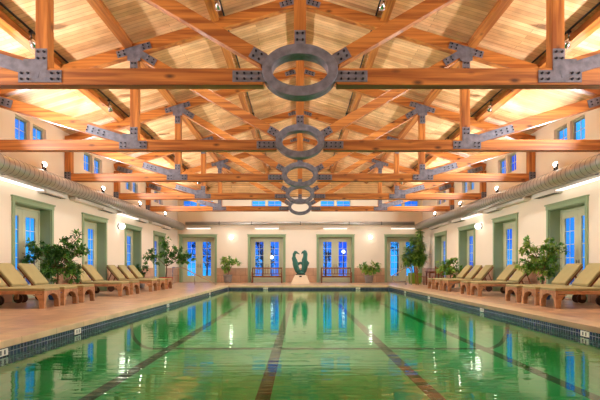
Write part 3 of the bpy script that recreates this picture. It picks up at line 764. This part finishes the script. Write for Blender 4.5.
# small table with two chairs in the right corner
R_ = empty('side_table', (7.1, 25.4, 0)); tag(R_, 'square wooden table between the right wall and the last loungers', 'table')
bm = BM(); box(bm, -.4, .4, -.4, .4, .7, .735); obj('tabletop', bm, 'teak_dark', R_, .005)
bm = BM(); box(bm, -.35, .35, -.35, .35, .62, .7); obj('apron', bm, 'teak_dark', R_)
for x in (-.35, .29):
    for y in (-.35, .29):
        bm = BM(); box(bm, x, x+.06, y, y+.06, 0, .62); obj('leg', bm, 'teak_dark', R_)
def chair(loc, rz, label):
    R_ = empty('wooden_chair', loc, rz); tag(R_, label, 'chair', 'wooden chairs at the corner table')
    for x in (-.24, .19):
        bm = BM(); box(bm, x, x+.05, -.24, -.19, 0, .42); obj('leg', bm, 'teak_dark', R_)
        bm = BM(); obar(bm, (x+.025, .2, 0), (x+.025, .29, .98), .045, .045); obj('leg', bm, 'teak_dark', R_)
    bm = BM(); box(bm, -.25, .25, -.26, .21, .42, .455); obj('seat', bm, 'teak_dark', R_, .006)
    bm = BM()
    for k in range(5): z0 = .55+k*.085; obar(bm, (-.19, .25+k*.008, z0), (.19, .25+k*.008, z0), .02, .055)
    obj('backrest', bm, 'teak_dark', R_)
chair((6.4, 25.4, 0), math.radians(90), 'dark wooden chair on the pool side of the corner table')
chair((7.1, 24.7, 0), PI, 'dark wooden chair in front of the corner table')
# rails
R_ = empty('stair_rail', (-6.9, 26, 0)); tag(R_, 'pale sloping handrail on the deck at the left end corner', 'handrail')
bm = BM(); loft(bm, [(0, 0, 0), (0, 0, .93)], [.022]*2, 10); obj('post', bm, 'chrome', R_)
bm = BM(); loft(bm, [(0, 0, .93), (.42, 0, .93)], [.024]*2, 10); obj('top_bar', bm, 'chrome', R_)
bm = BM(); loft(bm, [(.42, 0, .93), (.6, 0, .9), (1.2, 0, .58), (2.35, 0, .02)], [.028]*4, 10); obj('sloped_rail', bm, 'rail', R_)
bm = BM(); loft(bm, [(1.2, 0, .58), (1.2, 0, 0)], [.02]*2, 10); obj('post', bm, 'chrome', R_)
R_ = empty('pool_rail', (5.72, 25.9, 0)); tag(R_, 'curved chrome handrail on the deck by the right far pool corner', 'handrail')
arc = [(.28, 0, 0), (.28, 0, .78)]+[(.28-.12+.12*math.cos(a), 0, .8+.12*math.sin(a)) for a in (.3, .8, 1.3, 1.57)]+[(-.1, 0, .88), (-.5, 0, .62), (-.72, 0, .48), (-.74, 0, .4), (-.7, 0, .22), (-.6, 0, .16), (0, 0, .16)]
bm = BM(); loft(bm, arc, [.024]*len(arc), 10); obj('curved_rail', bm, 'chrome', R_)
bm = BM(); loft(bm, [(0, 0, 0), (0, 0, .86)], [.022]*2, 10); obj('post', bm, 'chrome', R_)
bm = BM()
for x in (0, .28): lathe(bm, [(.05, 0), (.05, .012), (.026, .016)], 14, (x, 0, 0))
obj('floor_flange', bm, 'chrome', R_)

def garden_lamp(loc, h, label):
    R_ = empty('garden_lamp', loc); tag(R_, label, 'outdoor lamp')
    bm = BM(); lathe(bm, [(.09, 0), (.09, .05), (.035, .09), (.03, h-.16)], 12); obj('post', bm, 'black', R_)
    bm = BM(); bmesh.ops.create_uvsphere(bm, u_segments=16, v_segments=10, radius=.12, matrix=Matrix.Translation((0, 0, h-.02))); obj('globe', bm, 'lamp_out', R_, smooth=True)
garden_lamp((3.08, 34, -.12), 2.2, 'white glowing lamp outside, seen through the doors right of the sculpture')
garden_lamp((-2.0, 34, -.12), 1.8, 'white glowing lamp outside, seen through the doors left of the sculpture')
def garden_tree(loc, h, label):
    R_ = empty('garden_tree', loc); tag(R_, label, 'tree', 'dark trees outside the end wall')
    bm = BM(); loft(bm, [(0, 0, 0), (.05, 0, h*.4), (0, 0, h)], [.08, .06, .015], 8)
    tips = []
    for k in range(26):
        z = h*random.uniform(.2, .95); e = rv(); e.z = abs(e.z)*.7+.3; t = Vector((0, 0, z))+e*h*.28; tips.append(t); loft(bm, [(0, 0, z), t], [.02, .006], 5)
    obj('trunk', bm, 'bark', R_)
    bm = BM()
    for t in tips:
        for k in range(26): leaf(bm, t+rv()*random.random()*.35, rv(), rv(), .16, .08)
    obj('foliage', bm, 'hedge', R_)
garden_tree((-7.0, 36, -.12), 3.6, 'dark garden tree outside, behind the far left double doors')
garden_tree((-2.9, 37, -.12), 3.0, 'dark garden tree outside, behind the doors left of the sculpture')
garden_tree((1.9, 36, -.12), 3.9, 'dark garden tree outside, behind the doors right of the sculpture')
garden_tree((7.4, 36.5, -.12), 3.7, 'dark garden tree outside, behind the far right double doors')

# ------------------------------------------------------------------ world and light
w = bpy.data.worlds.new('dusk'); S.world = w; w.use_nodes = True
N = w.node_tree.nodes; L = w.node_tree.links; bg = N['Background']
tc = N.new('ShaderNodeTexCoord'); nz = N.new('ShaderNodeTexNoise'); nz.inputs['Scale'].default_value = 9; nz.inputs['Detail'].default_value = 4
L.new(tc.outputs['Generated'], nz.inputs['Vector'])
cr = N.new('ShaderNodeValToRGB'); cr.color_ramp.elements[0].position = .38; cr.color_ramp.elements[0].color = srgb(20, 84, 220); cr.color_ramp.elements[1].position = .62; cr.color_ramp.elements[1].color = srgb(60, 180, 255)
L.new(nz.outputs['Fac'], cr.inputs[0]); L.new(cr.outputs[0], bg.inputs[0]); bg.inputs[1].default_value = 1.3

def area(name, loc, size, sizey, energy, col, rot):
    l = bpy.data.lights.new(name, 'AREA'); l.shape = 'RECTANGLE'; l.size = size; l.size_y = sizey; l.energy = energy; l.color = col
    o = bpy.data.objects.new(name, l); COL.objects.link(o); o.location = loc; o.rotation_euler = rot; return o
for s in (-1, 1):
    for x in (2.03, 5.8):
        for k in range(5):
            l = bpy.data.lights.new('track_lamp', 'SPOT'); l.energy = 215; l.color = (.88, .97, 1); l.spot_size = math.radians(120); l.spot_blend = .8; l.shadow_soft_size = .08
            o = bpy.data.objects.new('track_lamp', l); COL.objects.link(o)
            o.location = (s*(x-.2), 10.2+BAY*k+(.6 if x < 3 else 0), roofz(x)-.42); o.rotation_euler = (math.radians(12), 0, 0)
for o in bpy.data.objects:
    if o.type == 'LIGHT': o.visible_glossy = True

cam = bpy.data.cameras.new('camera'); co = bpy.data.objects.new('camera', cam); COL.objects.link(co)
co.location = (0, 0, CAMZ); co.rotation_euler = (PI/2, 0, 0)
cam.sensor_width = 36; cam.lens = F/600*36; cam.shift_y = 68/600; cam.clip_end = 200
S.camera = co
S.view_settings.view_transform = 'Standard'; S.view_settings.look = 'None'; S.view_settings.gamma = 1; S.view_settings.exposure = .15
